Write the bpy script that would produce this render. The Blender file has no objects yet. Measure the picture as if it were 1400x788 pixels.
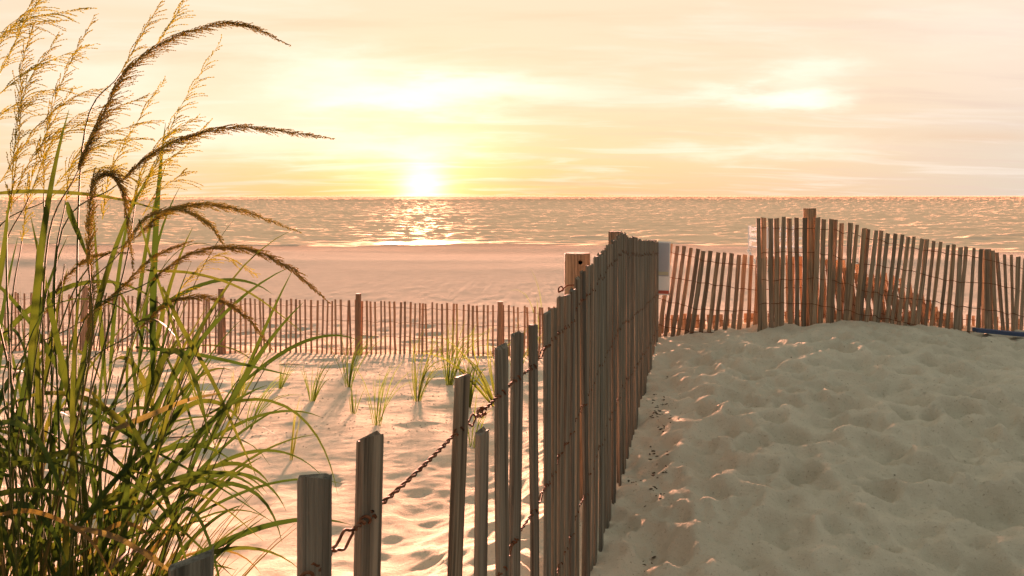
import bpy, math, random
import numpy as np
from mathutils import Vector, Matrix

R = math.radians
scene = bpy.context.scene
col = scene.collection
random.seed(7)
rng = np.random.default_rng(11)

# ------------------------------------------------------------------ camera
EYE = 1.6
FPX = 1050.0                       # focal length in photo pixels (1400 wide)
HOR = 268.0
cam_d = bpy.data.cameras.new('camera')
cam = bpy.data.objects.new('camera', cam_d)
col.objects.link(cam)
cam.location = (0, 0, EYE)
cam.rotation_euler = (R(90), 0, 0)
cam_d.sensor_width = 36.0
cam_d.lens = FPX / 1400.0 * 36.0
cam_d.shift_y = -(394.0 - HOR) / 1400.0
cam_d.clip_start = 0.05
cam_d.clip_end = 60000
scene.camera = cam

# ------------------------------------------------------------------ light
SUN_AZ, SUN_EL = R(-6.6), R(1.45)
EXPO = 3.8
GAIN = 2 ** EXPO
vs = scene.view_settings
vs.view_transform = 'Standard'
vs.look = 'None'
vs.exposure = EXPO
vs.gamma = 1.0
vs.use_curve_mapping = False

sd = Vector((math.sin(SUN_AZ) * math.cos(SUN_EL), math.cos(SUN_AZ) * math.cos(SUN_EL), math.sin(SUN_EL)))
sun_d = bpy.data.lights.new('sun', 'SUN')
sun_d.energy = 5.0
sun_d.angle = R(3.6)
sun_d.color = (1.0, 0.46, 0.325)
sun = bpy.data.objects.new('sun', sun_d)
col.objects.link(sun)
sun.rotation_euler = (-sd).to_track_quat('-Z', 'Y').to_euler()
sun.location = (-20, 200, 20)


class NT:
    """small helper to write node maths"""
    def __init__(self, tree):
        self.t = tree
        self.n = tree.nodes
        self.l = tree.links

    def node(self, typ, **kw):
        nd = self.n.new(typ)
        for k, v in kw.items():
            setattr(nd, k, v)
        return nd

    def put(self, sock, v):
        if hasattr(v, 'is_output') or isinstance(v, bpy.types.NodeSocket):
            self.l.new(v, sock)
        else:
            if isinstance(v, (tuple, list)) and sock.type == 'RGBA' and len(v) == 3:
                v = (*v, 1)
            sock.default_value = v

    def m(self, op, a, b=0.0, c=0.0, clamp=False):
        nd = self.node('ShaderNodeMath', operation=op, use_clamp=clamp)
        self.put(nd.inputs[0], a)
        self.put(nd.inputs[1], b)
        if op in ('MULTIPLY_ADD', 'SMOOTH_MIN', 'SMOOTH_MAX', 'COMPARE'):
            self.put(nd.inputs[2], c)
        return nd.outputs[0]

    def v(self, op, a, b=(0, 0, 0)):
        nd = self.node('ShaderNodeVectorMath', operation=op)
        self.put(nd.inputs[0], a)
        if op == 'SCALE':
            self.put(nd.inputs['Scale'], b)
        else:
            self.put(nd.inputs[1], b)
        return nd.outputs['Value'] if op in ('DOT_PRODUCT', 'LENGTH') else nd.outputs[0]

    def sep(self, a):
        nd = self.node('ShaderNodeSeparateXYZ')
        self.put(nd.inputs[0], a)
        return nd.outputs

    def comb(self, x, y, z):
        nd = self.node('ShaderNodeCombineXYZ')
        for i, q in enumerate((x, y, z)):
            self.put(nd.inputs[i], q)
        return nd.outputs[0]

    def noise(self, vec, scale, detail=3.0, rough=0.5, dist=0.0, colour=False):
        nd = self.node('ShaderNodeTexNoise')
        if vec is not None:
            self.put(nd.inputs['Vector'], vec)
        nd.inputs['Scale'].default_value = scale
        nd.inputs['Detail'].default_value = detail
        nd.inputs['Roughness'].default_value = rough
        nd.inputs['Distortion'].default_value = dist
        return nd.outputs['Color'] if colour else nd.outputs[0]

    def mix(self, f, a, b, blend='MIX'):
        nd = self.node('ShaderNodeMix', data_type='RGBA', blend_type=blend)
        self.put(nd.inputs[0], f)
        self.put(nd.inputs[6], a)
        self.put(nd.inputs[7], b)
        return nd.outputs[2]

    def ramp(self, f, stops):
        nd = self.node('ShaderNodeValToRGB')
        self.put(nd.inputs[0], f)
        el = nd.color_ramp.elements
        while len(el) < len(stops):
            el.new(0.5)
        for e, (p, c) in zip(el, stops):
            e.position = p
            e.color = (*c, 1) if len(c) == 3 else c
        return nd.outputs[0]

    def sstep(self, x, a, b):
        nd = self.node('ShaderNodeMapRange', interpolation_type='SMOOTHSTEP')
        self.put(nd.inputs[0], x)
        nd.inputs[1].default_value = a
        nd.inputs[2].default_value = b
        return nd.outputs[0]


# ------------------------------------------------------------------ sky
world = bpy.data.worlds.new('World')
scene.world = world
world.use_nodes = True
world.node_tree.nodes.clear()
w = NT(world.node_tree)
tc = w.node('ShaderNodeTexCoord')
d = w.v('NORMALIZE', tc.outputs['Generated'])
dx, dy, dz = w.sep(d)
gd = Vector((math.sin(SUN_AZ), math.cos(SUN_AZ), math.tan(R(0.8)))).normalized()
cs = w.m('MAXIMUM', w.v('DOT_PRODUCT', d, tuple(gd)), 0.0)
side = w.m('MULTIPLY_ADD', w.v('DOT_PRODUCT', d, tuple(sd)), 0.5, 0.5)      # 1 at the sun, 0 opposite
up = w.m('MAXIMUM', dz, 0.0)
warm = w.ramp(up, [(0.0, (0.98, 0.66, 0.40)), (0.05, (1.0, 0.74, 0.46)), (0.14, (1.0, 0.79, 0.55)),
                   (0.35, (1.0, 0.80, 0.58)), (0.66, (0.74, 0.64, 0.50)), (1.0, (0.43, 0.52, 0.45))])
cool = w.ramp(up, [(0.0, (0.36, 0.31, 0.28)), (0.10, (0.33, 0.30, 0.28)), (0.30, (0.30, 0.315, 0.29)),
                   (0.6, (0.36, 0.425, 0.375)), (1.0, (0.43, 0.52, 0.45))])
flank = w.ramp(up, [(0.0, (0.80, 0.68, 0.56)), (0.05, (0.84, 0.71, 0.59)), (0.12, (0.96, 0.77, 0.63)),
                    (0.32, (0.98, 0.79, 0.62)), (0.66, (0.68, 0.62, 0.51)), (1.0, (0.43, 0.52, 0.45))])
base = w.mix(w.sstep(side, 0.45, 0.84), cool, flank)
base = w.mix(w.sstep(side, 0.86, 0.975), base, warm)
# aureole
g_wide = w.m('POWER', cs, 45.0)
g_mid = w.m('POWER', cs, 220.0)
g_core = w.m('POWER', cs, 2400.0)
low = w.m('POWER', 2.718, w.m('MULTIPLY', up, -17.0))
yel = w.m('MULTIPLY', w.m('MULTIPLY', w.m('POWER', cs, 26.0), low), 0.78)
base = w.mix(yel, base, (1.05, 0.62, 0.15))
# layered cloud veil, flat sheet seen in perspective
inv = w.m('DIVIDE', 1.0, w.m('ADD', up, 0.10))
p = w.comb(w.m('MULTIPLY', dx, inv), w.m('MULTIPLY', w.m('MULTIPLY', dy, inv), 1.0), 0.0)
n1 = w.noise(w.v('MULTIPLY', p, (0.62, 1.5, 1)), 1.25, 6.0, 0.55, 0.6)
n2 = w.noise(w.v('ADD', w.v('MULTIPLY', p, (0.45, 1.9, 1)), (4.3, 1.7, 0)), 1.3, 7.0, 0.6, 0.3)
front = w.sstep(dy, 0.0, 0.3)
streak = w.m('MULTIPLY', w.sstep(n1, 0.48, 0.68), 0.60)
base = w.mix(streak, base, w.mix(w.sstep(side, 0.85, 0.99), (0.98, 0.86, 0.76), (1.12, 0.94, 0.74)))
dark = w.m('MULTIPLY', w.sstep(n2, 0.47, 0.68), 0.60)
base = w.mix(dark, base, w.mix(w.sstep(side, 0.85, 0.99), (0.82, 0.64, 0.56), (0.97, 0.70, 0.47)))
# brighter breaks in the cloud, at their own bearings and heights
iy = w.m('DIVIDE', 1.0, w.m('MAXIMUM', dy, 0.05))
ax, az = w.m('MULTIPLY', dx, iy), w.m('MULTIPLY', dz, iy)
wn = w.sep(w.noise(w.comb(w.m('MULTIPLY', ax, 5.0), w.m('MULTIPLY', az, 22.0), 0.0), 1.4, 5.0, 0.6, 0.0, True))
axw = w.m('MULTIPLY_ADD', w.m('SUBTRACT', wn[0], 0.5), 0.22, ax)
azw = w.m('MULTIPLY_ADD', w.m('SUBTRACT', wn[1], 0.5), 0.075, az)
for (cx, cy, sx, sy, amp) in [(560, 128, 190, 22, 1.0), (620, 116, 100, 10, 0.6), (440, 92, 85, 26, 0.55),
                              (1065, 128, 95, 15, 0.95), (1110, 95, 55, 20, 0.5), (1040, 205, 150, 13, 0.40),
                              (300, 180, 200, 34, 0.5), (520, 200, 120, 24, 0.6), (140, 110, 110, 30, 0.4), (1330, 40, 150, 40, 0.25)]:
    u = w.m('DIVIDE', w.m('SUBTRACT', axw, (cx - 700) / FPX), sx / FPX)
    v_ = w.m('DIVIDE', w.m('SUBTRACT', azw, (HOR - cy) / FPX), sy / FPX)
    r2 = w.m('ADD', w.m('MULTIPLY', u, u), w.m('MULTIPLY', v_, v_))
    f = w.m('MULTIPLY', w.m('MULTIPLY', w.m('POWER', 2.718, w.m('MULTIPLY', r2, -1.0)), amp), front)
    base = w.mix(f, base, (1.30, 1.16, 0.96))
for (cx, cy, sx, sy, amp) in [(740, 250, 130, 4, 0.55), (640, 247, 60, 3, 0.4), (1320, 186, 130, 8, 0.35), (800, 262, 160, 4, 0.4)]:
    u = w.m('DIVIDE', w.m('SUBTRACT', axw, (cx - 700) / FPX), sx / FPX)
    v_ = w.m('DIVIDE', w.m('SUBTRACT', w.m('MULTIPLY_ADD', w.m('SUBTRACT', wn[1], 0.5), 0.012, az), (HOR - cy) / FPX), sy / FPX)
    r2 = w.m('ADD', w.m('MULTIPLY', u, u), w.m('MULTIPLY', v_, v_))
    f = w.m('MULTIPLY', w.m('MULTIPLY', w.m('POWER', 2.718, w.m('MULTIPLY', r2, -1.0)), amp), front)
    base = w.mix(f, base, (0.86, 0.55, 0.36))
glow = w.v('ADD', w.v('SCALE', (1.0, 0.72, 0.30), w.m('MULTIPLY', g_mid, 0.38)), w.v('SCALE', (1.0, 0.88, 0.55), w.m('MULTIPLY', g_core, 1.3)))
glow = w.v('ADD', glow, w.v('SCALE', (1.0, 0.60, 0.22), w.m('MULTIPLY', g_wide, 0.04)))
base = w.v('ADD', base, glow)
veil = w.v('SCALE', base, 10.0 / GAIN)
sky = w.node('ShaderNodeTexSky', sky_type='NISHITA')
sky.sun_disc = False
sky.sun_elevation = SUN_EL
sky.sun_rotation = SUN_AZ
sky.dust_density = 1.5
tot = w.v('ADD', veil, w.v('SCALE', sky.outputs[0], 0.008))
bg = w.node('ShaderNodeBackground')
w.put(bg.inputs[0], tot)
bg.inputs[1].default_value = 0.1
wo = w.node('ShaderNodeOutputWorld')
w.l.new(bg.outputs[0], wo.inputs[0])

# ------------------------------------------------------------------ helpers
def tag(o, label=None, cat=None, group=None, kind=None):
    if label: o['label'] = label
    if cat: o['category'] = cat
    if group: o['group'] = group
    if kind: o['kind'] = kind
    return o


def empty(name, loc=(0, 0, 0)):
    o = bpy.data.objects.new(name, None)
    o.location = loc
    o.empty_display_size = 0.1
    col.objects.link(o)
    return o


def mesh_of(name, verts, faces, mat=None, smooth=False):
    me = bpy.data.meshes.new(name)
    verts = np.asarray(verts, dtype=np.float32)
    if isinstance(faces, np.ndarray):
        k = faces.shape[1]
        me.vertices.add(len(verts))
        me.vertices.foreach_set('co', verts.ravel())
        me.loops.add(faces.size)
        me.loops.foreach_set('vertex_index', faces.ravel().astype(np.int32))
        me.polygons.add(len(faces))
        me.polygons.foreach_set('loop_start', np.arange(0, faces.size, k, dtype=np.int32))
        me.update(calc_edges=True)
    else:
        me.from_pydata(verts.tolist(), [], faces)
        me.update()
    if smooth:
        me.polygons.foreach_set('use_smooth', np.ones(len(me.polygons), dtype=bool))
    if mat:
        me.materials.append(mat)
    return me


def link(name, me, parent=None, loc=None):
    o = bpy.data.objects.new(name, me)
    col.objects.link(o)
    if loc is not None:
        o.location = loc
    if parent is not None:
        o.parent = parent
    return o


class Geo:
    def __init__(self):
        self.v, self.f = [], []

    def add(self, vs_, fs_):
        b = len(self.v)
        self.v += [tuple(q) for q in vs_]
        self.f += [tuple(i + b for i in q) for q in fs_]

    def box(self, c, s, rot=None):
        hx, hy, hz = s[0] / 2, s[1] / 2, s[2] / 2
        q = [Vector((x, y, z)) for z in (-hz, hz) for x, y in ((-hx, -hy), (hx, -hy), (hx, hy), (-hx, hy))]
        if rot is not None:
            q = [rot @ k for k in q]
        c = Vector(c)
        self.add([k + c for k in q], [(3, 2, 1, 0), (4, 5, 6, 7), (0, 1, 5, 4), (1, 2, 6, 5), (2, 3, 7, 6), (3, 0, 4, 7)])

    def tube(self, pts, rad, n=5, cap=True):
        pts = [Vector(q) for q in pts]
        m_ = len(pts)
        if not hasattr(rad, '__len__'):
            rad = [rad] * m_
        b = len(self.v)
        prev = None
        for i, q in enumerate(pts):
            t = (pts[min(i + 1, m_ - 1)] - pts[max(i - 1, 0)])
            t = t.normalized() if t.length > 1e-9 else Vector((0, 0, 1))
            a = prev - t * prev.dot(t) if prev is not None else t.orthogonal()
            if a.length < 1e-6:
                a = t.orthogonal()
            a.normalize()
            prev = a
            c = t.cross(a)
            for k in range(n):
                an = 2 * math.pi * k / n
                self.v.append(tuple(q + (a * math.cos(an) + c * math.sin(an)) * rad[i]))
        for i in range(m_ - 1):
            for k in range(n):
                k2 = (k + 1) % n
                self.f.append((b + i * n + k, b + i * n + k2, b + (i + 1) * n + k2, b + (i + 1) * n + k))
        if cap:
            self.f.append(tuple(b + k for k in reversed(range(n))))
            self.f.append(tuple(b + (m_ - 1) * n + k for k in range(n)))

    def mesh(self, name, mat, smooth=False):
        return mesh_of(name, self.v, self.f, mat, smooth)


def at(px, py, y):
    """point at depth y seen along the photograph's pixel"""
    return Vector(((px - 700) / FPX * y, y, EYE - (py - HOR) / FPX * y))


def catmull(pts, n):
    pts = [Vector(q) for q in pts]
    P = [pts[0] * 2 - pts[1]] + pts + [pts[-1] * 2 - pts[-2]]
    out = []
    segs = len(pts) - 1
    for i in range(n + 1):
        s = i / n * segs
        k = min(int(s), segs - 1)
        t = s - k
        a, b, c, e = P[k], P[k + 1], P[k + 2], P[k + 3]
        out.append(0.5 * ((2 * b) + (c - a) * t + (2 * a - 5 * b + 4 * c - e) * t * t + (3 * b - a - 3 * c + e) * t ** 3))
    return out


def lerp_table(tab, x):
    xs, ys = zip(*tab)
    return float(np.interp(x, xs, ys))


# numpy noise
_tab = rng.random((256, 256))


def vnoise(x, y):
    xi, yi = np.floor(x).astype(int), np.floor(y).astype(int)
    fx, fy = x - xi, y - yi
    fx = fx * fx * fx * (fx * (fx * 6 - 15) + 10)
    fy = fy * fy * fy * (fy * (fy * 6 - 15) + 10)
    g = lambda a, b: _tab[a & 255, b & 255]
    return ((g(xi, yi) * (1 - fx) + g(xi + 1, yi) * fx) * (1 - fy) + (g(xi, yi + 1) * (1 - fx) + g(xi + 1, yi + 1) * fx) * fy) - 0.5


def fbm(x, y, o=4):
    s, a = 0, 1.0
    for i in range(o):
        s = s + a * vnoise(x * 2 ** i + 17.3 * i, y * 2 ** i + 5.1 * i)
        a *= 0.5
    return s


def worley(x, y, seed=0):
    """squared distance to the nearest jittered cell point, plus that cell's own random depth"""
    xi, yi = np.floor(x).astype(int), np.floor(y).astype(int)
    best = np.full(x.shape, 9.0)
    dep = np.zeros(x.shape)
    for i in (-1, 0, 1):
        for j in (-1, 0, 1):
            a, b = xi + i, yi + j
            jx = _tab[(a + seed) & 255, (b + 31) & 255]
            jy = _tab[(a + 77) & 255, (b + seed) & 255]
            q = (x - a - jx) ** 2 + (y - b - jy) ** 2
            h = _tab[(a + 130 + seed) & 255, (b + 9) & 255]
            q = q * (0.7 + 0.8 * h)
            k = q < best
            best = np.where(k, q, best)
            dep = np.where(k, h, dep)
    return best, dep


def pits(x, y, seed, r0, r1):
    """random oval hollows with a crisp lip; where two overlap the deeper wins. 0 = untouched, 1 = deepest"""
    xi, yi = np.floor(x).astype(int), np.floor(y).astype(int)
    best = np.zeros(x.shape)
    for i in (-1, 0, 1):
        for j in (-1, 0, 1):
            a, b = xi + i, yi + j
            T = lambda p, q_: _tab[(a + p + seed) & 255, (b + q_ + 3 * seed) & 255]
            ux, uy = x - a - T(0, 31), y - b - T(77, 0)
            th = T(12, 140) * 3.1416
            c, s_ = np.cos(th), np.sin(th)
            e = 0.65 + 0.45 * T(200, 17)
            R2 = (r0 + (r1 - r0) * T(61, 88)) ** 2
            q = ((ux * c + uy * s_) ** 2 * e + (uy * c - ux * s_) ** 2 / e) / R2
            dep = 0.25 + 0.75 * T(130, 9)
            best = np.maximum(best, dep * np.maximum(0, 1 - q) ** 0.85)
    return best


def ss(a, b, x):
    t = np.clip((x - a) / (b - a), 0, 1)
    return t * t * (3 - 2 * t)


def xf(y):
    return -0.5 + 0.25 * y


SEA_Z = -2.9


def ground(x, y, fine=True):
    x = np.asarray(x, float)
    y = np.asarray(y, float)
    # low side, sloping to the sea, then the beach
    L = np.interp(y, [-12, 0, 2, 5, 13, 15, 22, 40, 46, 58, 75, 130], [0.55, 0.02, -0.12, -0.40, -1.10, -1.22, -1.46, -1.74, -1.95, -2.45, -3.0, -5.0])
    L = L + 0.10 * fbm(x * 0.22 + 3, y * 0.22, 3) * ss(2, 8, y) * (1 - ss(13, 20, y)) + 0.05 * fbm(x * 0.7, y * 0.7, 2) * (1 - ss(13, 18, y))
    L = L + 0.22 * fbm(x * 0.06 + 9, y * 0.10, 2) * ss(30, 40, y) * (1 - ss(66, 74, y))
    L = L + ss(12, 60, x) * ss(25, 60, y) * (-0.55)
    # the trodden path dune on the right
    crest = 0.17 * np.exp(-((x - 3.5) / 1.7) ** 2) + 0.02
    Rr = -0.13 + (crest + 0.13) * ss(1.5, 8.1, y) - 0.05 * np.exp(-((x - xf(y) - 0.05) / 0.25) ** 2) * (1 - ss(6, 8, y))
    Rr = Rr + 0.06 * fbm(x * 0.5 + 8, y * 0.5, 2)
    back = ss(8.7, 12.0, y)
    Rr = Rr * (1 - back) + L * back
    off = x - xf(np.minimum(y, 8.4))
    k = ss(-1.25, -0.05, off)
    H = L * (1 - k) + Rr * k
    if fine:
        wx = x + 0.10 * vnoise(x * 1.7, y * 1.7) + 0.03 * vnoise(x * 6, y * 6)
        wy = y + 0.10 * vnoise(x * 1.7 + 40, y * 1.7) + 0.03 * vnoise(x * 6 + 9, y * 6)
        # trodden pits with sharp rims
        mod = np.clip(0.85 + 1.0 * fbm(x * 0.8 + 20, y * 0.8, 2), 0.5, 1.3)
        pit = -0.135 * mod * pits(wx * 3.1, wy * 2.8, 3, 0.40, 0.66) - 0.085 * pits(wx * 4.9 + 5, wy * 4.4, 19, 0.36, 0.66) - 0.038 * pits(wx * 9.5 + 2, wy * 9.0, 57, 0.35, 0.7)
        pit = (pit + 0.07 + 0.014 * fbm(x * 5, y * 5, 3) + 0.012 * np.abs(fbm(x * 6 + 3, y * 8, 3))) * (1 - 0.45 * ss(7.2, 8.3, y))
        amt_r = k * (1 - ss(9, 11, y)) * (0.55 + 0.45 * ss(0.0, 0.6, off))
        # left side: fewer, softer hollows; more of them along the bank by the fence
        bank = np.exp(-((off + 0.9) / 0.9) ** 2) * (1 - ss(6.5, 9, y))
        q3, d3 = worley(wx * 1.5 + 3, wy * 1.6, 41)
        holl = -0.10 * np.clip(0.30 - q3, 0, 1) * np.clip(d3 - 0.35, 0, 1) * 2.2
        amt_l = (1 - k) * (1 - ss(15, 19, y))
        H = H + pit * amt_r + amt_l * (0.15 * bank * pit + holl + 0.020 * fbm(x * 2.2, y * 1.6, 3) + 0.006 * fbm(x * 9, y * 9, 2))
        H = H + 0.03 * np.abs(fbm(x * 2.6, y * 2.2, 3)) * ss(13.5, 15, y) * (1 - ss(24, 34, y))
    return H


def gz(x, y):
    return float(ground(np.array([x]), np.array([y]))[0])


def hit(px, py):
    """where a sight line meets the ground"""
    lo, hi = 1.0, 60.0
    ys = np.linspace(lo, hi, 3000)
    xs = (px - 700) / FPX * ys
    zs = EYE - (py - HOR) / FPX * ys
    g = ground(xs, ys, False)
    i = int(np.argmax(zs < g))
    return Vector((xs[i], ys[i], gz(xs[i], ys[i])))


# ------------------------------------------------------------------ materials
def new_mat(name):
    m_ = bpy.data.materials.new(name)
    m_.use_nodes = True
    t = NT(m_.node_tree)
    t.n.clear()
    out = t.node('ShaderNodeOutputMaterial')
    return m_, t, out


def principled(t, out, colour, rough=0.8, bump=None, bstr=0.3, bdist=0.01, spec=0.3, metal=0.0):
    b = t.node('ShaderNodeBsdfPrincipled')
    t.put(b.inputs['Base Color'], colour)
    t.put(b.inputs['Roughness'], rough)
    t.put(b.inputs['Metallic'], metal)
    t.put(b.inputs['Specular IOR Level'], spec)
    if bump is not None:
        bn = t.node('ShaderNodeBump')
        bn.inputs['Strength'].default_value = bstr
        bn.inputs['Distance'].default_value = bdist
        t.put(bn.inputs['Height'], bump)
        t.l.new(bn.outputs[0], b.inputs['Normal'])
    t.l.new(b.outputs[0], out.inputs[0])
    return b


def mat_sand():
    m_, t, out = new_mat('dry_sand')
    pos = t.node('ShaderNodeNewGeometry').outputs['Position']
    x, y, z = t.sep(pos)
    n1 = t.noise(pos, 2.0, 5, 0.6)
    n2 = t.noise(pos, 60.0, 4, 0.7)
    n3 = t.noise(pos, 260.0, 2, 0.7)
    c = t.ramp(n1, [(0.3, (0.50, 0.445, 0.345)), (0.7, (0.60, 0.54, 0.425))])
    c = t.mix(t.sstep(n2, 0.56, 0.75), c, (0.30, 0.25, 0.19))
    c = t.mix(t.m('MULTIPLY', t.sstep(n3, 0.60, 0.72), 0.55), c, (0.20, 0.16, 0.12))
    c = t.mix(t.m('MULTIPLY', t.sstep(y, 13.0, 17.0), 0.75), c, t.mix(n1, (0.36, 0.325, 0.27), (0.46, 0.42, 0.35)))
    # damp sand on the foreshore
    wet = t.sstep(t.m('MULTIPLY_ADD', t.noise(t.v('MULTIPLY', pos, (0.10, 0.35, 1)), 1.0, 4, 0.6), 14.0, y), 48.0, 74.0)
    c = t.mix(t.m('MULTIPLY', wet, 0.6), c, (0.31, 0.24, 0.18))
    n4 = t.noise(pos, 14.0, 4, 0.6)
    b = t.m('ADD', t.m('ADD', t.m('MULTIPLY', n2, 0.7), t.m('MULTIPLY', n4, 1.3)), t.m('MULTIPLY', n3, 0.5))
    n5 = t.noise(pos, 3.5, 7, 0.68)
    b = t.m('ADD', b, t.m('MULTIPLY', t.m('MULTIPLY', n5, 2.0), t.sstep(y, 13.0, 22.0)))
    rough = t.m('MULTIPLY_ADD', wet, -0.35, 0.95)
    principled(t, out, c, rough, b, 0.65, 0.018, 0.0)
    return m_


def mat_wood(name, dark, light, red=0.25):
    m_, t, out = new_mat(name)
    tcn = t.node('ShaderNodeTexCoord')
    info = t.node('ShaderNodeObjectInfo').outputs['Random']
    ob = t.v('ADD', tcn.outputs['Object'], t.comb(t.m('MULTIPLY', info, 37.0), t.m('MULTIPLY', info, 11.0), t.m('MULTIPLY', info, 23.0)))
    g1 = t.noise(t.v('MULTIPLY', ob, (90, 90, 2.2)), 1.0, 6, 0.65, 0.3)
    g2 = t.noise(t.v('MULTIPLY', ob, (260, 260, 7)), 1.0, 4, 0.7)
    g3 = t.noise(ob, 5.0, 3, 0.6)
    c = t.ramp(g1, [(0.36, dark), (0.64, light)])
    tint = t.ramp(info, [(0.0, (0.55, 0.50, 0.46)), (0.35, (1.0, 0.97, 0.92)), (0.65, (1.08, 0.90, 0.74)), (1.0, (0.82, 0.84, 0.82))])
    c = t.mix(0.85, c, t.mix(1.0, c, tint, 'MULTIPLY'))
    c = t.mix(t.m('MULTIPLY', t.sstep(g3, 0.5, 0.75), red), c, (0.20, 0.09, 0.05))
    c = t.mix(t.m('MULTIPLY', t.sstep(g2, 0.58, 0.75), 0.6), c, (0.045, 0.035, 0.028))
    principled(t, out, c, 0.85, t.m('ADD', g1, t.m('MULTIPLY', g2, 0.6)), 0.9, 0.006, 0.2)
    return m_


def mat_rust():
    m_, t, out = new_mat('rusty_wire')
    ob = t.node('ShaderNodeTexCoord').outputs['Object']
    n = t.noise(ob, 60, 4, 0.6)
    c = t.ramp(n, [(0.35, (0.05, 0.022, 0.012)), (0.55, (0.16, 0.065, 0.03)), (0.75, (0.15, 0.10, 0.075))])
    principled(t, out, c, 0.85, n, 0.3, 0.002, 0.15, 0.1)
    return m_


def mat_leaf(name, stops, trans=0.5):
    m_, t, out = new_mat(name)
    info = t.node('ShaderNodeObjectInfo').outputs['Random']
    ob = t.node('ShaderNodeTexCoord').outputs['Object']
    n = t.noise(ob, 6.0, 3, 0.6)
    f = t.m('ADD', t.m('MULTIPLY', info, 0.75), t.m('MULTIPLY', n, 0.30))
    c = t.ramp(f, stops)
    c = t.mix(t.m('MULTIPLY', t.noise(ob, 160, 2, 0.5), 0.35), c, (0.03, 0.04, 0.012))
    pb = t.node('ShaderNodeBsdfPrincipled')
    t.put(pb.inputs['Base Color'], c)
    pb.inputs['Roughness'].default_value = 0.65
    pb.inputs['Specular IOR Level'].default_value = 0.04
    tr = t.node('ShaderNodeBsdfTranslucent')
    t.put(tr.inputs[0], t.mix(1.0, c, (1.1, 1.3, 0.5), 'MULTIPLY'))
    mx = t.node('ShaderNodeMixShader')
    mx.inputs[0].default_value = trans
    t.l.new(pb.outputs[0], mx.inputs[1])
    t.l.new(tr.outputs[0], mx.inputs[2])
    t.l.new(mx.outputs[0], out.inputs[0])
    return m_


def mat_sea():
    m_, t, out = new_mat('sea_water')
    pos = t.node('ShaderNodeNewGeometry').outputs['Position']
    x, y, z = t.sep(pos)
    nb = t.noise(t.v('MULTIPLY', pos, (0.5, 1.3, 1)), 0.9, 6, 0.65)
    nb2 = t.noise(t.v('MULTIPLY', pos, (0.05, 0.16, 1)), 1.0, 5, 0.6)
    foam = t.noise(t.v('MULTIPLY', pos, (0.09, 0.55, 1)), 1.0, 6, 0.62, 0.5)
    shore = t.m('SUBTRACT', 1.0, t.sstep(y, 74.0, 104.0))
    ff = t.m('MULTIPLY', t.sstep(t.m('MULTIPLY_ADD', shore, 0.10, foam), 0.60, 0.72), t.m('MULTIPLY', shore, 0.7))
    c = t.mix(ff, (0.15, 0.085, 0.045), (0.60, 0.55, 0.48))
    bn = t.node('ShaderNodeBump')
    bn.inputs['Strength'].default_value = 0.6
    bn.inputs['Distance'].default_value = 0.5
    t.put(bn.inputs['Height'], t.m('ADD', t.m('MULTIPLY', nb, 0.5), nb2))
    df = t.node('ShaderNodeBsdfDiffuse')
    t.put(df.inputs[0], c)
    gl = t.node('ShaderNodeBsdfAnisotropic')
    gl.inputs['Color'].default_value = (1.0, 0.74, 0.53, 1)
    far = t.sstep(y, 250.0, 1600.0)
    t.put(gl.inputs['Roughness'], t.m('MULTIPLY_ADD', far, 0.22, 0.66))
    fr = t.node('ShaderNodeFresnel')
    fr.inputs[0].default_value = 1.33
    for nd in (df, gl, fr):
        t.l.new(bn.outputs[0], nd.inputs['Normal'])
    mx = t.node('ShaderNodeMixShader')
    t.put(mx.inputs[0], t.m('MULTIPLY', t.m('MINIMUM', t.m('MULTIPLY_ADD', fr.outputs[0], 0.9, 0.03, True), t.m('MULTIPLY_ADD', far, -0.45, 0.84)), t.m('MULTIPLY_ADD', ff, -0.7, 1.0)))
    t.l.new(df.outputs[0], mx.inputs[1])
    t.l.new(gl.outputs[0], mx.inputs[2])
    t.l.new(mx.outputs[0], out.inputs[0])
    return m_


def mat_plain(name, c, rough=0.7, vary=0.25):
    m_, t, out = new_mat(name)
    ob = t.node('ShaderNodeTexCoord').outputs['Object']
    n = t.noise(ob, 18, 5, 0.65)
    c2 = tuple(q * (1 - vary) for q in c)
    principled(t, out, t.mix(n, c2, c), rough, n, 0.2, 0.003, 0.3)
    return m_


M_SAND = mat_sand()
M_SLAT = mat_wood('weathered_slat', (0.068, 0.061, 0.049), (0.27, 0.245, 0.20), 0.04)
M_RED = mat_wood('reddish_slat', (0.16, 0.12, 0.08), (0.44, 0.345, 0.25), 0.12)
M_FAR = mat_wood('brown_slat', (0.17, 0.115, 0.08), (0.42, 0.30, 0.21), 0.2)
M_POST = mat_wood('post_wood', (0.16, 0.115, 0.075), (0.42, 0.31, 0.21), 0.15)
M_RUST = mat_rust()
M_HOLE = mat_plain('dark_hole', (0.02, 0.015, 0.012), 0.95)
M_LEAF = mat_leaf('green_blade', [(0.0, (0.018, 0.036, 0.011)), (0.45, (0.027, 0.046, 0.012)), (0.72, (0.044, 0.060, 0.013)), (0.92, (0.085, 0.085, 0.02)), (1.0, (0.11, 0.075, 0.022))], 0.24)
M_DEAD = mat_leaf('dead_blade', [(0.0, (0.10, 0.062, 0.028)), (0.6, (0.17, 0.105, 0.045)), (1.0, (0.13, 0.10, 0.065))], 0.25)
M_STEM = mat_leaf('green_stem', [(0.0, (0.035, 0.06, 0.016)), (0.6, (0.07, 0.085, 0.025)), (1.0, (0.13, 0.09, 0.03))], 0.10)
M_SEED = mat_leaf('seed_brown', [(0.0, (0.30, 0.21, 0.08)), (0.6, (0.36, 0.26, 0.10)), (1.0, (0.40, 0.30, 0.12))], 0.6)
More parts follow.
